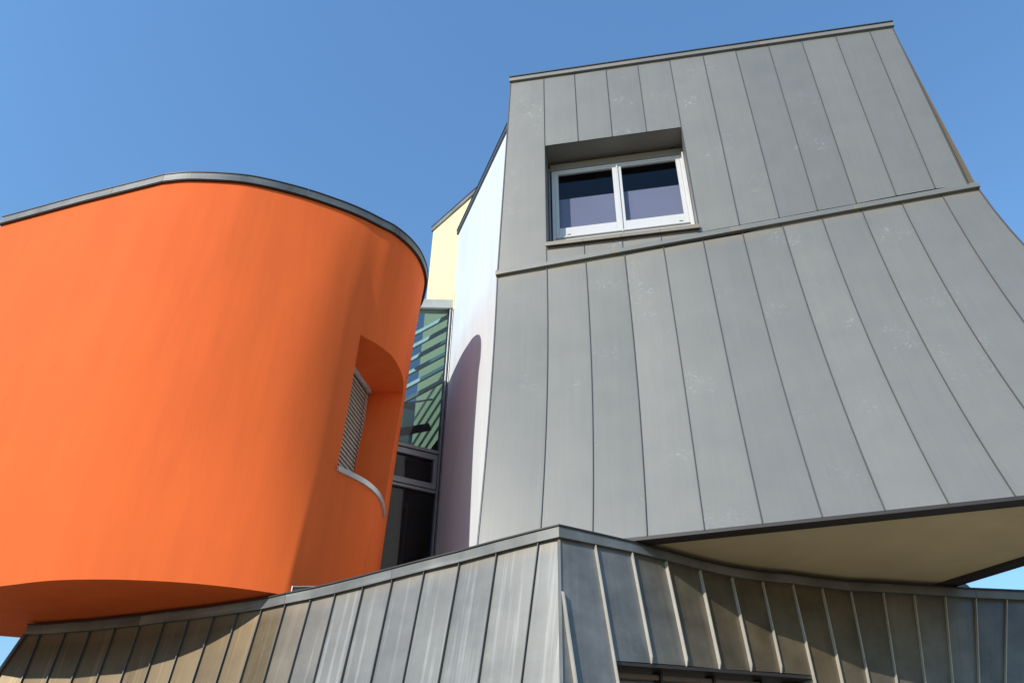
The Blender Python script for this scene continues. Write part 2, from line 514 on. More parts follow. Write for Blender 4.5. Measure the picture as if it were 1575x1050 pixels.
for i in range(len(US) - 1):
    inside = 1 <= i <= 4
    for part in (('above', 'below') if inside else ('full',)):
        Lp, Rp = tower_line(i, part), tower_line(i + 1, part)
        if inside:          # square to the window jambs
            if i == 1:
                Lp = [tw(WU0, p.z) for p in Lp]
            if i == 4:
                Rp = [tw(WU1, p.z) for p in Rp]
        elif i == 0:
            Rp = [tw(WU0, p.z) for p in Rp]
        elif i == 5:
            Lp = [tw(WU1, p.z) for p in Lp]
        pn = panel('zinc_panel', Lp, Rp, OUT, M_ZT, tower, v0=(1.5 if part == 'full' else (.5 if part == 'above' else 0.0)))
        # seam on the right-hand edge
        if i < len(US) - 2:
            if inside and i < 4:
                seam('standing_seam', Rp, [OUT] * len(Rp), .010, .017, M_SEAMT, pn)
            elif i == 0 or (i == 4 and part == 'above'):
                ln = [tw(WU0 if i == 0 else WU1, z) for z in ((US[i + 1][0].z), WZ1, WZ0, US[i + 1][1].z)]
                seam('standing_seam', ln, [OUT] * 4, .010, .017, M_SEAMT, pn)
            elif i > 4:
                seam('standing_seam', Rp, [OUT] * len(Rp), .010, .017, M_SEAMT, pn)

# edge trim at both corners of the upper face
for k, sgn in ((0, -1), (-1, 1)):
    a, b = US[k]
    seam('corner_trim', [a, lerp(a, b, .5), b], [OUT] * 3, .022, .012, M_SEAMT, tower)

# coping along the top
a, b = US[0][0], US[-1][0]
a2, b2 = a - T * .02, b + T * .03
zt = .12
def coping_offs(out, w, h, drip=.03):
    o_ = V(out)
    return [o_ * drip, o_ * drip + Vector((0, 0, h)), -o_ * w + Vector((0, 0, h + .02)), -o_ * w]
for j in range(3):
    p, q = lerp(a2, b2, j / 3), lerp(a2, b2, (j + 1) / 3)
    q = q - (q - p).normalized() * (.003 if j < 2 else 0)
    sweep('coping', [p - Vector((0, 0, .03)), q - Vector((0, 0, .03))], [coping_offs(OUT, .35, .10, .045)] * 2, M_ZT, tower)
    sweep('coping_edge', [p + Vector((0, 0, .071)), q + Vector((0, 0, .071))],
          [[OUT * .062 , OUT * .062 + Vector((0, 0, .022)), Vector((0, 0, .026)), Vector((0, 0, .002))]] * 2, M_TRIM, tower)

# ledge flashing between the upper face and the skirt
SK = [(V(p), V(c), V(q)) for p, c, q in SKIRT_SEAMS]
la, lb = SK[0][0] + Vector((0, 0, .02)), SK[-1][0] + Vector((0, 0, .02))
ld = (lb - la).normalized()
up_l = ld.cross(OUT).normalized()
up_l = up_l if up_l.z > 0 else -up_l
la, lb = la - ld * .02, lb + ld * .015
for j in range(4):
    p, q = lerp(la, lb, j / 4), lerp(la, lb, (j + 1) / 4) - ld * (.003 if j < 3 else 0)
    sweep('ledge_flashing', [p, q], [[OUT * .055 - up_l * .012, OUT * .057 + up_l * .050, OUT * .010 + up_l * .070, OUT * .006 + up_l * .125, -OUT * .02 + up_l * .125, -OUT * .02 - up_l * .015]] * 2, M_ZT, tower)

# flaring skirt
NS = 13
SO = V((SKIRT_OUT[0], SKIRT_OUT[1], 0))
def skirt_line(i):
    p, c, q = SK[i]
    return [bez(p, c, q, t / (NS - 1)) for t in range(NS)]
def skirt_out(i):
    ln = skirt_line(i)
    j = min(i + 1, len(SK) - 1); k = max(i - 1, 0)
    l2, l0 = skirt_line(j), skirt_line(k)
    res = []
    for t in range(NS):
        dn = ln[min(t + 1, NS - 1)] - ln[max(t - 1, 0)]
        ac = l2[t] - l0[t]
        n = dn.cross(ac).normalized()
        res.append(n if n.y < 0 else -n)
    return res
for i in range(len(SK) - 1):
    Lp, Rp = skirt_line(i), skirt_line(i + 1)
    pn = panel('zinc_panel', Lp, Rp, (V(skirt_out(i)[6]) + V(skirt_out(i + 1)[6])).normalized(), M_ZT, tower, across=4, v0=0.0)
    if i < len(SK) - 2:
        seam('standing_seam', Rp, skirt_out(i + 1), .011, .019, M_SEAMT, pn)
for k in (0, len(SK) - 1):
    seam('corner_trim', skirt_line(k), skirt_out(k), .022, .012, M_SEAMT, tower)

# dark drip trim and plaster soffit under the overhang
zs = 5.4
fl, frr = SK[0][2], SK[-1][2]
sb = V(SOFFIT_BACK)
back_l = Vector((-.15, 12.6, zs)); back_r = sb + (sb - frr).normalized() * 2.2
soff = [fl - SO * .14, frr - SO * .14 + (sb - frr).normalized() * .2, back_r, back_l]
soff = [Vector((p.x, p.y, zs + .012)) for p in soff]
so = mesh_obj('soffit', soff + [p + Vector((0, 0, .06)) for p in soff],
              [(0, 1, 2, 3), (7, 6, 5, 4)] + [(i, i + 4, (i + 1) % 4 + 4, (i + 1) % 4) for i in range(4)], M_SOFFIT, tower)
fix_normals(so)
sweep('drip_trim', [fl, frr], [[SO * .012 - Vector((0, 0, .03)), SO * .012 + Vector((0, 0, .01)), -SO * .145 + Vector((0, 0, .03)), -SO * .145 - Vector((0, 0, .03))]] * 2, M_TRIM, tower)
sd = (sb - frr).normalized(); sn = Vector((-sd.y, sd.x, 0)); sn = sn if sn.x > 0 else -sn
sweep('drip_trim', [frr, back_r], [[sn * .012 - Vector((0, 0, .028)), sn * .012 + Vector((0, 0, .01)), -sn * .15 + Vector((0, 0, .03)), -sn * .15 - Vector((0, 0, .028))]] * 2, M_TRIM, tower)

# closing walls and roof of the tower (out of sight from the front)
ut_l, ut_r = US[0][0], US[-1][0]
bl_t = Vector((.25, 13.2, ut_l.z)); br_t = Vector((6.4, 12.4, ut_l.z))
bl_b = Vector((.25, 13.2, zs)); br_b = Vector((back_r.x, back_r.y, zs))
ll = [p - SO * .004 for p in skirt_line(0)]
vs = [ut_l, bl_t] + ll + [bl_b.lerp(bl_t, 1 - t / (NS - 1)) for t in range(NS)]
fs = [(0, 2, 2 + NS, 1)] + [(2 + t, 3 + t, 3 + NS + t, 2 + NS + t) for t in range(NS - 1)]
mesh_obj('side_wall', vs, fs, M_ZT, tower, [(p.y, -p.z) for p in vs])
rl = skirt_line(len(SK) - 1)
vs = [ut_r, br_t] + [p for p in rl] + [br_b.lerp(br_t, 1 - t / (NS - 1)) for t in range(NS)]
fs = [(0, 2, 2 + NS, 1)] + [(2 + t, 3 + t, 3 + NS + t, 2 + NS + t) for t in range(NS - 1)]
mesh_obj('side_wall', vs, fs, M_ZT, tower, [(p.y, -p.z) for p in vs])
mesh_obj('back_wall', [bl_t, br_t, br_b, bl_b], [(0, 1, 2, 3)], M_ZT, tower, [(0, 0), (6, 0), (6, 9), (0, 9)])
mesh_obj('roof', [ut_l, ut_r, br_t, bl_t], [(0, 1, 2, 3)], M_ROOF, tower)

# window of the tower
UPZ = Vector((0, 0, 1))
win = mesh_obj('window', [tw(WU0, WZ0), tw(WU0, WZ1), tw(WU0, WZ1, WD + .12), tw(WU0, WZ0, WD + .12),
                          tw(WU1, WZ0), tw(WU1, WZ1), tw(WU1, WZ1, WD + .12), tw(WU1, WZ0, WD + .12)],
               [(0, 1, 2, 3), (4, 7, 6, 5), (1, 5, 6, 2), (0, 3, 7, 4)], M_ZT, tower, [(0, 2 + .1 * i) for i in range(8)])
def fbar(name, u0, u1, z0, z1, d0, d1, mat, parent, bevel=.004):
    return box(name, tw(u0, z0, d0), T * (u1 - u0), NI * (d1 - d0), UPZ * (z1 - z0), mat, parent, bevel)
FU0, FU1, FZ0, FZ1 = -.86, 1.42, 10.93, 13.005
fbar('frame_stile', FU0, FU0 + .055, FZ0, FZ1, WD - .012, WD + .07, M_FRAME, win)
fbar('frame_stile', FU1 - .055, FU1, FZ0, FZ1, WD - .012, WD + .07, M_FRAME, win)
fbar('frame_head', FU0 + .055, FU1 - .055, FZ1 - .045, FZ1, WD - .012, WD + .07, M_FRAME, win)
fbar('frame_foot', FU0 + .055, FU1 - .055, FZ0, FZ0 + .40, WD - .012, WD + .07, M_FRAME, win)
for (s0, s1) in ((FU0 + .057, .272), (.298, FU1 - .057)):
    sash = fbar('sash_frame', s0, s0 + .058, FZ0 + .43, FZ1 - .047, WD - .006, WD + .05, M_FRAME, win)
    fbar('sash_rail', s1 - .072, s1, FZ0 + .43, FZ1 - .047, WD - .006, WD + .05, M_FRAME, sash)
    fbar('sash_rail', s0 + .058, s1 - .072, FZ1 - .09, FZ1 - .047, WD - .006, WD + .05, M_FRAME, sash)
    fbar('sash_rail', s0 + .058, s1 - .072, FZ0 + .43, FZ0 + .645, WD - .006, WD + .05, M_FRAME, sash)
    fbar('gasket', s0 + .05, s1 - .064, FZ0 + .637, FZ1 - .082, WD + .028, WD + .034, M_GLASS, sash, 0)['label'] = 'dark reflecting pane'
    sash.children[-1].name = 'pane'
fbar('mullion_cover', .270, .300, FZ0 + .38, FZ1 - .047, WD - .03, WD - .008, M_FRAME, win)
# foot details: weather bar and drain caps
fbar('weather_bar', FU0 + .06, FU1 - .06, FZ0 + .395, FZ0 + .425, WD - .04, WD + .02, M_FRAME, win)
for u in (-.62, 1.20):
    fbar('drain_cap', u, u + .06, FZ0 + .475, FZ0 + .49, WD - .014, WD - .005, M_GREYFR, win, .002)
# roller box below the head of the opening and side guide rails
fbar('roller_box', WU0 + .03, WU1 - .01, 13.008, 13.165, WD - .03, WD + .11, M_ZT, win)
fbar('roller_slot', WU0 + .02, WU1 - .005, 13.168, 13.228, WD + .05, WD + .11, M_GASKET, win, 0)
for u in (.55, 1.22):
    fbar('roller_bracket', u, u + .09, 13.17, 13.215, WD - .02, WD + .04, M_GASKET, win, .003)
fbar('guide_rail', WU1 - .035, WU1 - .008, 10.86, 13.0, WD - .09, WD - .015, M_FRAME, win)
fbar('guide_rail', WU0 + .008, WU0 + .035, 10.86, 13.0, WD - .09, WD - .015, M_GREYFR, win)
box('sill', tw(WU0 - .012, WZ0 - .04, -.05), T * (WU1 - WU0 + .024), NI * (WD + .1) + UPZ * .05, UPZ * .03, M_ZT, win, .002)
for j in range(4):
    u0 = WU0 - .012 + (WU1 - WU0 + .024) * j / 4
    fbar('sill_lip', u0 + (.001 if j else 0), u0 + (WU1 - WU0 + .024) / 4 - .002, WZ0 - .092, WZ0 - .012, -.062, -.048, M_ZT, win, .002)
fbar('curtain', FU0, FU1, FZ0, 12.40, WD + .12, WD + .135, M_CURTAIN, win, 0)
box('room', tw(FU0 - .3, 10.4, WD + .9), T * 3.0, NI * .05, UPZ * 3.2, M_DARK, win)
box('room_ceiling', tw(FU0 - .3, 13.3, WD + .12), T * 3.0, NI * .85, UPZ * .05, M_DARK, win)

# ------------------------------------------------------------------ zinc base building
base = thing('zinc_base_building', (.5, 8.0, 0), 'low zinc clad base building with flared seamed walls meeting at a corner', 'building')
BL = [(V(a), V(b)) for a, b in BASE_LEFT]
BR = [(V(a), V(b)) for a, b in BASE_RIGHT]
def wall_outs(S):
    res = []
    for i in range(len(S)):
        a = S[max(0, i - 1)]; b = S[min(len(S) - 1, i + 1)]
        n = (S[i][1] - S[i][0]).cross(b[0] - a[0]).normalized()
        res.append(n if n.y < 0 else -n)
    return res
OL, OR = wall_outs(BL), wall_outs(BR)
NB = 7
for i in range(len(BL) - 1):
    Lp = [lerp(*BL[i], t / (NB - 1)) for t in range(NB)]
    Rp = [lerp(*BL[i + 1], t / (NB - 1)) for t in range(NB)]
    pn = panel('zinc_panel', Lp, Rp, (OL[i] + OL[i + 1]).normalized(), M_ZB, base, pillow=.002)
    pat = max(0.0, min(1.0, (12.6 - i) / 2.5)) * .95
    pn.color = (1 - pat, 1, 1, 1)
    if i < len(BL) - 2:
        seam('standing_seam', Rp, [OL[i + 1]] * NB, .012, .030, M_SEAM, pn)
seam('edge_trim', [lerp(*BL[0], t / 3) for t in range(4)], [OL[0]] * 4, .05, .04, M_SEAM, base)
WT = BASE_WINDOW_T
for i in range(len(BR) - 1):
    def edge(j):
        e = 1.0
        if 1 <= i <= 6:
            e = WT[j - 1]
        return [lerp(*BR[j], e * t / (NB - 1)) for t in range(NB)]
    Lp, Rp = edge(i), edge(i + 1)
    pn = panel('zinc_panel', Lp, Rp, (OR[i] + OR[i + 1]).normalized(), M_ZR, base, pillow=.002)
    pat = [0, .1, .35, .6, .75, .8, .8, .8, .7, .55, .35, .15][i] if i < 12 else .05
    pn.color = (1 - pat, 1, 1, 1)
    if i < len(BR) - 2:
        full = i == 0 or i >= 6
        e = 1.0 if full else WT[i] + .004
        ln = [lerp(*BR[i + 1], .012 + (e - .012) * t / 8) for t in range(8)] + [lerp(*BR[i + 1], e)]
        if not full:
            ln[7] = lerp(*BR[i + 1], e - .028)
        seam('standing_seam', ln, [OR[i + 1]] * 9, .012, .040, M_SEAMB, pn, notch=not full)
cs = [V(CORNER_SEAM[0]), lerp(*CORNER_SEAM, .025), lerp(*CORNER_SEAM, .35), V(CORNER_SEAM[1])]
no = OR[0]
offs = []
for j, p in enumerate(cs):
    s = (cs[3] - cs[0]).normalized().cross(no).normalized()
    h = .004 if j == 0 else .052
    offs.append([s * .008 - no * .004, s * .006 + no * h, -s * .006 + no * h, -s * .008 - no * .004])
sweep('standing_seam', cs, offs, M_SEAMB, base)
cdir = (OL[-1] + OR[0]).normalized()
cl = [lerp(*BL[-1], t / 5) for t in range(6)]
seam('corner_trim', cl, [cdir] * 6, .035, .012, M_ZB, base)
# coping on both walls
def horiz(n):
    return Vector((n.x, n.y, 0)).normalized()
def coping_run(S, O, name, breaks, endcap=None):
    tops = [s[0] for s in S]
    for a, b in zip(breaks[:-1], breaks[1:]):
        pts, offs = [], []
        for i in range(a, b + 1):
            o_ = horiz(O[i])
            p = tops[i].copy()
            if i == b and b != breaks[-1]:
                p = p - (tops[b] - tops[b - 1]).normalized() * .004
            pts.append(p)
            if S is BL and i == len(S) - 1 or S is BR and i == 0:
                o_ = Vector((cdir.x, cdir.y, 0)).normalized() / max(.3, Vector((cdir.x, cdir.y, 0)).normalized().dot(horiz(O[i])))
            lo = 0.0 if S is BL else .022
            offs.append([o_ * .045 - UPZ * .005, o_ * .040 + UPZ * (.122 - lo * min(1, i / 3)), -o_ * .32 + UPZ * (.14 - lo * min(1, i / 3)), -o_ * .32 - UPZ * .005])
        sweep(name, pts, offs, M_CAP if S is BL else M_ZR, base)
        offs2 = []
        for q in offs:
            o_ = q[0] + UPZ * (.005 + q[1].z - .122)
            k = o_.normalized()
            offs2.append([o_ + k * .010 + UPZ * .116, o_ + k * .010 + UPZ * .132, o_ - k * .03 + UPZ * .135, o_ - k * .03 + UPZ * .116])
        sweep('coping_edge', pts, offs2, M_TRIM, base)
nL = len(BL) - 1
coping_run(BL, OL, 'coping', [0, 5, 11, 15, nL])
coping_run(BR, OR, 'coping', [0, 4, 9, 13, len(BR) - 1])
# roof of the base
rp = [s[0] + horiz(o_) * -.3 for s, o_ in zip(BL, OL)] + [s[0] + horiz(o_) * -.3 for s, o_ in zip(BR[1:], OR[1:])]
rp = [Vector((p.x, p.y, 5.30)) for p in rp]
rp += [Vector((rp[-1].x, 15.0, 5.30)), Vector((-5.6, 15.0, 5.30))]
mesh_obj('roof', rp, [tuple(range(len(rp)))], M_ROOF, base)
# plain rendered wall below the zinc
lw = [s[1] for s in BL] + [s[1] for s in BR[1:]]
ow = [horiz(o_) for o_ in OL[:-1]] + [Vector((cdir.x, cdir.y, 0)).normalized()] + [horiz(o_) for o_ in OR[1:]]
vs = []
for p, o_ in zip(lw, ow):
    q = p - o_ * .12
    vs += [Vector((q.x, q.y, 3.42)), Vector((q.x, q.y, -.05))]
n = len(lw)
hole = len(BL) - 1
fs = [(2 * i, 2 * i + 1, 2 * i + 3, 2 * i + 2) for i in range(n - 1)]
mesh_obj('lower_wall', vs, fs, M_CONC, base)
# end walls
e0, e1 = BL[0], BR[-1]
mesh_obj('end_wall', [e0[0], e0[1], Vector((e0[1].x, e0[1].y, 0)), Vector((-5.6, 15, 0)), Vector((-5.6, 15, 5.3))], [(0, 1, 2, 3, 4)], M_ZB, base, [(0, 0), (0, 2), (0, 5), (4, 5), (4, 0)])
mesh_obj('end_wall', [e1[0], e1[1], Vector((e1[1].x, e1[1].y, 0)), Vector((e1[0].x, 15, 0)), Vector((e1[0].x, 15, 5.3))], [(0, 1, 2, 3, 4)], M_ZB, base, [(0, 0), (0, 2), (0, 5), (4, 5), (4, 0)])

# ribbon window in the right-hand wall
wa, wb = lerp(*BR[1], WT[0]), lerp(*BR[7], WT[6])
wax = (wb - wa).normalized()
win_in = -horiz(OR[4])
wl = (wb - wa).length
def wbox(name, s0, s1, z0, z1, d0, d1, mat, parent, bevel=0.0):
    p = wa + wax * s0 + win_in * d0 + UPZ * z0
    return box(name, p, wax * (s1 - s0), win_in * (d1 - d0), UPZ * (z1 - z0), mat, parent, bevel)
rw = wbox('ribbon_window', -.03, wl + .02, -.035, -.005, .004, .50, M_TRIM, base)
cuts = [0.0, .62, 1.24, 1.83, wl]
for j in range(4):
    s0, s1 = cuts[j] + .012, cuts[j + 1] - .012
    for k in range(3):
        wbox('blind_slat', s0, s1, -.105 - .07 * k, -.055 - .07 * k, .16 + .008 * k, .21, M_BROWN, rw, .004)
    wbox('pane', s0, s1, -1.4, -.26, .24, .25, M_GLASS, rw)
    wbox('mullion', cuts[j] - .012, cuts[j] + .012, -1.4, -.03, .14, .26, M_GASKET, rw)
wbox('bottom_rail', 0, wl, -.285, -.255, .17, .26, M_TRIM, rw)
wbox('blind_curtain', 0, wl, -1.4, -.27, .30, .31, plain('grey_blind', (.20, .20, .19), .8), rw)
wbox('jamb', wl - .005, wl + .02, -1.4, -.006, .02, .45, M_SEAMB, rw)

# ------------------------------------------------------------------ orange volume
orange = thing('orange_tower', (-5.0, 11.0, 5.42), 'orange plastered building volume with curved wall and recessed blind window', 'building')
ZB, ZS, ZN, ZT = 5.42, 7.55, 10.05, 12.5
# plan points at foot, niche sill, niche head and wall top
NODES = [
    ((-9.37, 11.04), None, None, (-9.37, 10.80)),
    ((-7.60, 10.44), None, None, (-7.65, 10.22)),
    ((-6.20, 9.965), None, None, (-6.05, 9.715)),
    ((-5.55, 9.77), None, None, (-5.58, 9.655)),
    ((-4.93, 9.70), None, None, (-4.88, 9.675)),
    ((-4.35, 9.71), None, None, (-4.40, 9.755)),
    ((-3.78, 9.78), None, None, (-3.72, 9.975)),
    ((-3.20, 9.93), None, None, (-3.12, 10.245)),
    ((-2.73, 10.11), (-2.705, 10.35), (-2.715, 10.455), (-2.74, 10.46)),
    ((-2.58, 10.48), (-2.505, 10.675), (-2.49, 10.75), (-2.42, 10.69)),
    ((-2.44, 10.80), (-2.33, 10.87), (-2.245, 11.0), (-2.20, 10.86)),
    ((-2.28, 11.20), (-2.155, 11.10), (-2.04, 11.31), (-1.96, 11.17)),
    ((-2.15, 11.62), (-2.035, 11.38), (-1.94, 11.66), (-1.80, 11.52)),
    ((-2.07, 12.05), (-1.985, 11.70), (-1.905, 12.02), (-1.725, 11.95)),
    ((-2.06, 12.45), (-2.005, 12.17), (-1.94, 12.40), (-1.76, 12.35)),
    ((-2.14, 13.00), None, None, (-1.95, 12.95)),
    ((-2.60, 13.70), None, None, (-2.45, 13.60)),
]
def level_pts(z):
    t = (z - ZB) / (ZT - ZB)
    pts = []
    for nb, ns, nn_, nt_ in NODES:
        B, Tt = Vector(nb), Vector(nt_)
        lin = B.lerp(Tt, t)
        if ns is None:
            pts.append(lin); continue
        # piecewise through the four given levels, softened
        zs_ = [ZB, ZS, ZN, ZT]; ps = [B, Vector(ns), Vector(nn_), Tt]
        for k in range(3):
            if z <= zs_[k + 1] + 1e-6 or k == 2:
                s = (z - zs_[k]) / (zs_[k + 1] - zs_[k])
                p0 = ps[k - 1] if k > 0 else ps[k] * 2 - ps[k + 1]
                p3 = ps[k + 2] if k < 2 else ps[k + 1] * 2 - ps[k]
                p1, p2 = ps[k], ps[k + 1]
                pts.append(.5 * ((2 * p1) + (p2 - p0) * s + (2 * p0 - 5 * p1 + 4 * p2 - p3) * s * s + (3 * p1 - p0 - 3 * p2 + p3) * s ** 3))
                break
    return pts
SUB = 8
def spline(pts, corner_w):
    """Catmull-Rom through pts; node 2 and (by corner_w) node 8 keep an edge"""
    out = []
    for i in range(len(pts) - 1):
        p1, p2 = pts[i], pts[i + 1]
        m1 = (p2 - pts[i - 1]) * .5 if i > 0 else (p2 - p1)
        m2 = (pts[i + 2] - p1) * .5 if i + 2 < len(pts) else (p2 - p1)
        if i == 1 or i == 0: m2 = (p2 - p1); m1 = (p2 - p1)
        if i == 2: m1 = (p2 - p1) * 1.0
        if i == 7: m2 = m2.lerp((p2 - p1), corner_w)
        if i == 8: m1 = m1.lerp((p2 - p1), corner_w)
        for k in range(SUB):
            s = k / SUB
            h1 = 2 * s ** 3 - 3 * s ** 2 + 1; h2 = s ** 3 - 2 * s ** 2 + s; h3 = -2 * s ** 3 + 3 * s ** 2; h4 = s ** 3 - s ** 2
            out.append(p1 * h1 + m1 * h2 + p2 * h3 + m2 * h4)
    out.append(pts[-1].copy())
    return out
zlev = sorted(set([ZB + (ZS - ZB) * i / 8 for i in range(9)] + [ZS + (ZN - ZS) * i / 8 for i in range(9)] + [ZN + (ZT - ZN) * i / 8 for i in range(9)]))
rows = []
for z in zlev:
    t = (z - ZB) / (ZT - ZB)
    cw = max(0.0, 1.0 - t * 3.6)
    rows.append([Vector((p.x, p.y, z)) for p in spline(level_pts(z), cw)])
NC = len(rows[0])
iS, iN = 8, 16                      # rows of the niche sill and head
cN0, cN1 = 9 * SUB, 14 * SUB        # columns of the niche jambs
vs = [p for rw_ in rows for p in rw_]
fs = []
for i in range(len(rows) - 1):
    for j in range(NC - 1):
        if iS <= i < iN and cN0 <= j < cN1:
            continue
        fs.append((i * NC + j, i * NC + j + 1, (i + 1) * NC + j + 1, (i + 1) * NC + j))
ow_ = mesh_obj('curved_wall', vs, fs, M_ORANGE, orange, smooth=True)
if ow_.data.polygons[10].normal.y > 0:
    ow_.data.flip_normals()
# soffit, back wall, roof
foot = rows[0]; head = rows[-1]
backf = [Vector((-4.5, 14.2, ZB)), Vector((-6.6, 11.95, ZB)), Vector((-9.0, 11.45, ZB))]
backh = [Vector((p.x, p.y, ZT)) for p in backf]
pl = foot + backf
s_ = mesh_obj('soffit', pl, [tuple(range(len(pl)))], M_ORANGE, orange)
if s_.data.polygons[0].normal.z > 0:
    s_.data.flip_normals()
pl = [p - UPZ * .02 for p in head + backh]
mesh_obj('roof', pl, [tuple(range(len(pl)))], M_ROOF, orange)
bk = [foot[-1]] + backf + [foot[0]]
bh = [head[-1]] + backh + [head[0]]
mesh_obj('back_wall', bk + bh, [(i, i + 1, i + 6, i + 5) for i in range(4)], M_ORANGE, orange)

# recessed window niche
def blind_x(y):
    return -2.56 - (12.38 - y) * .27
niche_v, niche_f = [], []
def quad(a, b, c, d):
    k = len(niche_v); niche_v.extend([a, b, c, d]); niche_f.append((k, k + 1, k + 2, k + 3))
hd, sl = rows[iN], rows[iS]
jamb_far = [rows[i][cN1] for i in range(iS, iN + 1)]
jamb_near = [rows[i][cN0] for i in range(iS, iN + 1)]
def inner(p):
    return Vector((blind_x(p.y) - .06, p.y + .01, p.z))
for i in range(len(jamb_far) - 1):
    quad(jamb_far[i], jamb_far[i + 1], inner(jamb_far[i + 1]), inner(jamb_far[i]))
    quad(jamb_near[i], inner(jamb_near[i]), inner(jamb_near[i + 1]), jamb_near[i + 1])
for j in range(cN0, cN1):
    quad(hd[j], hd[j + 1], inner(hd[j + 1]), inner(hd[j]))
    quad(sl[j], inner(sl[j]), inner(sl[j + 1]), sl[j + 1])
niche = mesh_obj('window_niche', niche_v, niche_f, M_ORANGE, orange)
# sill: metal strip following the curve
pts, offs = [], []
for j in range(cN0, cN1 + 1, 2):
    p = sl[j]
    a = sl[min(j + 1, NC - 1)] - sl[max(j - 1, 0)]
    nrm = Vector((a.y, -a.x, 0)).normalized()
    pts.append(p)
    offs.append([nrm * .032 - UPZ * .072, nrm * .036 + UPZ * .010, -nrm * .35 + UPZ * .03, -nrm * .05 - UPZ * .072])
sweep('sill', pts, offs, M_SILL, niche)
# venetian blind
y0, y1 = jamb_near[0].y + .05, 12.36
bdir = (Vector((blind_x(y1), y1, 0)) - Vector((blind_x(y0), y0, 0)))
bl_ = bdir.length; bdir.normalize()
bn = Vector((bdir.y, -bdir.x, 0))
b0 = Vector((blind_x(y0), y0, 0))
blind = box('venetian_blind', b0 + UPZ * (ZN - .085) + bn * .0, bdir * bl_, bn * .07, UPZ * .08, M_SILL, niche, .004)
nsl = 30
for k in range(nsl):
    z = ZS + .05 + (ZN - .12 - ZS - .05) * k / (nsl - 1)
    box('slat', b0 + UPZ * z + bn * .0, bdir * bl_, bn * .024 - UPZ * .086, UPZ * .003 + bn * .003, M_SLAT, blind)
for s in (.12, .5, .88):
    box('cord', b0 + bdir * (bl_ * s) + bn * .052 + UPZ * ZS, bdir * .012, bn * .004, UPZ * (ZN - ZS - .05), M_CORD, blind)
box('blind_backing', b0 - bn * .04 + UPZ * ZS, bdir * bl_, bn * .01, UPZ * (ZN - ZS), M_DARK, blind)

# coping along the rim, in lengths with open joints
brk = [0, SUB + 3, 2 * SUB, 6 * SUB + 1, 10 * SUB + 2, 13 * SUB, NC - 1]
for a, b in zip(brk[:-1], brk[1:]):
    pts, o1, o2, o3 = [], [], [], []
    for j in range(a, b + 1):
        p = head[j].copy()
        t_ = head[min(j + 1, NC - 1)] - head[max(j - 1, 0)]
        if j == 2 * SUB:
            t_ = (head[j] - head[j - 4]).normalized() + (head[j + 1] - head[j]).normalized()
        nrm = Vector((t_.y, -t_.x, 0)).normalized()
        if j == b and b != NC - 1:
            p = p - t_.normalized() * .006
        pts.append(p)
        o1.append([nrm * .055 - UPZ * .02, nrm * .05 + UPZ * .145, -nrm * .3 + UPZ * .16, -nrm * .3 - UPZ * .02])
        o2.append([nrm * .062 + UPZ * .14, nrm * .062 + UPZ * .160, nrm * .02 + UPZ * .165, nrm * .02 + UPZ * .14])
        o3.append([nrm * .042 - UPZ * .034, nrm * .042 - UPZ * .0, -nrm * .05, -nrm * .05 - UPZ * .034])
    cp = sweep('coping', pts, o1, M_CAPO, orange)
    sweep('coping_edge', pts, o2, M_TRIM, cp)
    sweep('drip_edge', pts, o3, M_TRIM, cp)
for j, s in ((6, .5), (9, 0.0), (12, .5)):
    p = head[j] + UPZ * .175
    box('coping_clip', p, (.05, -.016, 0), (.012, .04, 0), (0, 0, .03), M_TRIM, orange)
# small louvre at the foot of the wall, next to the coping of the base
p = rows[0][8 * SUB + 1] + Vector((.03, -.05, -.03))
vd = Vector((.90, -.05, 0)).normalized()
vent = box('louvre', p, vd * .30, Vector((.03, .12, 0)), UPZ * .13, M_DARK, orange)
box('louvre_frame', p + Vector((-.012, -.012, -.0)), vd * .012, Vector((.0, .1, 0)), UPZ * .145, M_SILL, vent)
box('louvre_frame', p + Vector((0, -.012, .131)), vd * .31, Vector((.0, .1, 0)), UPZ * .014, M_SEAM, vent)

# ------------------------------------------------------------------ white and yellow blocks
wf, wbk = Vector((*WHITE['front'], 0)), Vector((*WHITE['back'], 0))
wdir = (wbk - wf).normalized()
wn = Vector((wdir.y, -wdir.x, 0)); wn = wn if wn.x < 0 else -wn
white = thing('white_block', (-.7, 12.9, 5.3), 'white plastered side wall with dark sloping coping behind the zinc tower', 'building')
ZW = 16.385
dep = -wn * 2.0
def prism(name, pts, z0, z1, mat, parent):
    n = len(pts)
    vs = [Vector((p.x, p.y, z0)) for p in pts] + [Vector((p.x, p.y, z1)) for p in pts]
    fs = [tuple(range(n)), tuple(range(n, 2 * n))] + [(i, (i + 1) % n, (i + 1) % n + n, i + n) for i in range(n)]
    return fix_normals(mesh_obj(name, vs, fs, mat, parent))
prism('wall', [wf, wbk, wbk + dep, wf + dep], 5.3, ZW - .10, M_WHITE, white)
def straight_coping(a, b, z, n_, parent, mat, h=.14, drip=.04, w=.3):
    c = sweep('coping', [Vector((a.x, a.y, z)), Vector((b.x, b.y, z))], [[n_ * drip, n_ * drip + UPZ * h, -n_ * w + UPZ * h, -n_ * w]] * 2, mat, parent)
    sweep('coping_edge', [Vector((a.x, a.y, z)), Vector((b.x, b.y, z))], [[n_ * (drip + .012) + UPZ * (h - .02), n_ * (drip + .012) + UPZ * (h + .003), UPZ * (h + .003), UPZ * (h - .02)]] * 2, M_TRIM, c)
    return c
straight_coping(wf, wbk + wdir * .04, ZW - .12, wn, white, plain('dark_coping', (.10, .105, .115), .45, .4), h=.15)
mesh_obj('roof', [Vector((p.x, p.y, ZW - .02)) for p in (wf + dep, wf - wn * .3, wbk - wn * .3, wbk + dep)], [(0, 1, 2, 3)], M_ROOF, white)

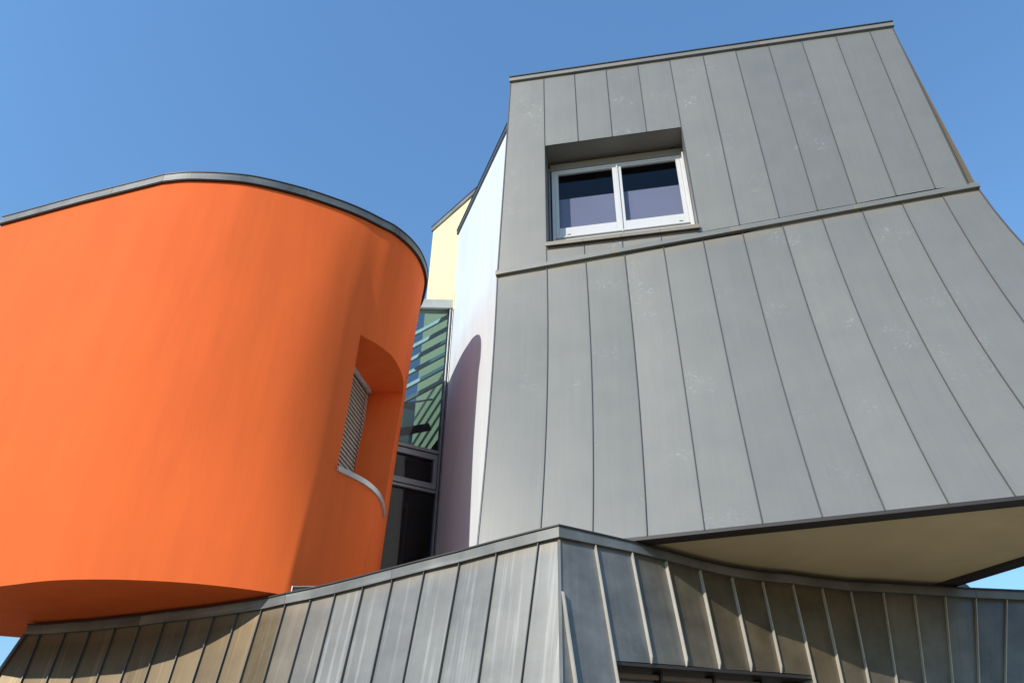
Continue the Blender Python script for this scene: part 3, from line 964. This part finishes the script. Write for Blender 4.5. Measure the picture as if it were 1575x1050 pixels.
yA, yB = V(YELLOW[0]), V(YELLOW[1])
ydir = (yB - yA); ydir.z = 0; ydir.normalize()
yn = Vector((ydir.y, -ydir.x, 0)); yn = yn if yn.y < 0 else -yn
yf = yA - ydir * 1.2
yellow = thing('yellow_block', (-1.7, 16.0, 0), 'pale yellow plastered wall behind the white wall above the glass link', 'building')
prism('wall', [Vector((p.x, p.y, 0)) for p in (yf, yB, yB - yn * 2.5 , yf - yn * 2.5)], 0, yA.z - .12, M_YELLOW, yellow)
straight_coping(yf, yB + ydir * .05, yA.z - .14, yn, yellow, M_CAP, h=.17)
mesh_obj('roof', [Vector((p.x, p.y, yA.z - .03)) for p in (yf, yB, yB - yn * 2.5, yf - yn * 2.5)], [(0, 1, 2, 3)], M_ROOF, yellow)

# ------------------------------------------------------------------ glass link
GP, GD = V(GLASS_P), V(GLASS_D)
GI = Vector((-GD.y, GD.x, 0))
link_t = thing('glass_link', (-1.9, 14.3, 5.3), 'glazed stair link with grey frames between orange volume and white wall', 'glass facade')
def gl(s, z, d=0.0):
    q = GP + GD * s + GI * d
    return Vector((q.x, q.y, z))
def gbox(name, s0, s1, z0, z1, d0, d1, mat, parent, bevel=.004):
    return box(name, gl(s0, z0, d0), GD * (s1 - s0), GI * (d1 - d0), UPZ * (z1 - z0), mat, parent, bevel)
SL = -1.75
def beam_z(s):
    return 13.84 + s * .34
# top beam, sloping
p, q = gl(SL, beam_z(SL)), gl(.02, beam_z(.02))
box('top_beam', p - GI * .06, q - p, GI * .25, UPZ * .25, M_BEAM, link_t, .006)
gbox('end_bracket', -.03, .05, 13.75, 14.35, -.10, .04, M_YELLOW, link_t)
gbox('mullion', -.085, -.045, 5.3, 13.80, -.05, .10, M_GREYFR, link_t)
gbox('mullion', -.030, -.004, 5.3, 13.84, -.075, .08, M_GREYFR, link_t)
gbox('mullion_joint', -.045, -.030, 5.3, 13.80, -.02, .06, M_GASKET, link_t, 0)
gbox('transom', SL, -.085, 10.0, 10.075, -.05, .09, M_GREYFR, link_t)
gbox('transom', SL, -.085, 9.13, 9.19, -.05, .09, M_GREYFR, link_t)
vf = gbox('vent_sash', SL, -.10, 9.845, 9.965, -.06, .05, M_GREYFR, link_t)
gbox('sash_rail', SL, -.10, 9.205, 9.325, -.06, .05, M_GREYFR, vf)
gbox('sash_rail', -.185, -.10, 9.325, 9.845, -.06, .05, M_GREYFR, vf)
gbox('gasket', SL, -.10, 9.967, 9.998, -.02, .05, M_GASKET, vf, 0)
gbox('gasket', SL, -.10, 9.19, 9.203, -.02, .05, M_GASKET, vf, 0)
gbox('pane', SL, -.18, 9.32, 9.85, .0, .012, M_GLASS_L, vf, 0)
gbox('pane', SL, -.085, 5.3, 9.14, .012, .024, M_GLASS_L, link_t, 0)
vs = [gl(SL, 10.07, .01), gl(-.085, 10.07, .01), gl(-.085, beam_z(-.085), .01), gl(SL, beam_z(SL), .01)]
vs += [p + GI * .012 for p in vs]
fix_normals(mesh_obj('pane', vs, hexa(0), M_GLASS_L, link_t))
# glazed lean-to roof inside: rafters and purlins seen through the upper pane
def bar(name, a, b, w, h, mat, parent):
    a, b = V(a), V(b)
    d = (b - a).normalized()
    s = d.cross(UPZ).normalized() * w / 2
    u = s.cross(d).normalized() * h / 2
    return sweep(name, [a, b], [[s + u, s - u, -s - u, -s + u]] * 2, mat, parent)
M_RAFT = plain('pale_steel', (.34, .38, .38), .45, .3)
M_DARKTEAL = plain('dark_teal_wall', (.035, .05, .052), .7)
M_RAFTD = plain('dark_steel', (.05, .06, .065), .45, .3)
for k in range(6):
    z0 = 11.05 + .36 * k
    a, b = gl(SL, z0, 1.9), gl(.02, z0 + .95, .14)
    bar('rafter', a, b, .05, .09, M_RAFT if k else M_RAFTD, link_t)
# floors, stair string and dark back wall
gbox('floor_slab', SL, .3, 9.95, 10.25, .35, 2.4, M_DARKWOOD, link_t)
gbox('floor_slab', SL, .3, 6.9, 7.15, .35, 2.4, M_DARKWOOD, link_t)
st_m = plain('dark_red_steel', (.06, .018, .022), .5)
bar('stair_string', gl(-1.7, 10.25, .6), gl(-.12, 11.0, .6), .05, .16, st_m, link_t)
bar('handrail', gl(-1.7, 10.95, .6), gl(-.12, 11.7, .6), .03, .03, M_GREYFR, link_t)
gbox('back_wall', SL, .9, 5.3, 10.6, 2.45, 2.5, M_DARK, link_t)
gbox('back_wall', SL, .05, 10.6, 12.75, 2.45, 2.5, M_DARKTEAL, link_t)
gbox('inner_door', -.25, .02, 10.7, 12.5, 2.40, 2.44, plain('teal_panel', (.16, .24, .23), .6), link_t)
gbox('interior_window', -.75, -.45, 11.75, 12.15, 2.40, 2.44, plain('pale_green_wall', (.20, .30, .28), .7), link_t)
gbox('side_wall', SL - .1, SL, 5.3, 11.5, .03, 2.6, M_DARK, link_t)
gbox('inner_wall', -.0, .06, 5.3, 10.6, .03, 2.6, M_DARK, link_t)

# ------------------------------------------------------------------ roof hatch on the base, just past the tower
rh = thing('roof_hatch', (5.80, 10.15, 5.3), 'small grey metal wedge on the base roof behind the coping', 'roof hatch')
hx = Vector((5.60, 9.95, 5.3))
vs = [hx, hx + Vector((.42, .05, 0)), hx + Vector((.42, .5, 0)), hx + Vector((0, .45, 0)),
      hx + Vector((-.1, 0, .40)), hx + Vector((.12, .03, .36)), hx + Vector((.12, .48, .36)), hx + Vector((-.1, .45, .40))]
fix_normals(mesh_obj('hatch_shell', vs, hexa(0), M_CAP, rh, [(0, 0)] * 8))
sweep('hatch_flashing', [hx + Vector((-.02, -.02, .0)), hx + Vector((.46, .04, .0))], [[Vector((0, 0, .0)), Vector((0, 0, .03)), Vector((0, .1, .03)), Vector((0, .1, 0))]] * 2, M_TRIM, rh)
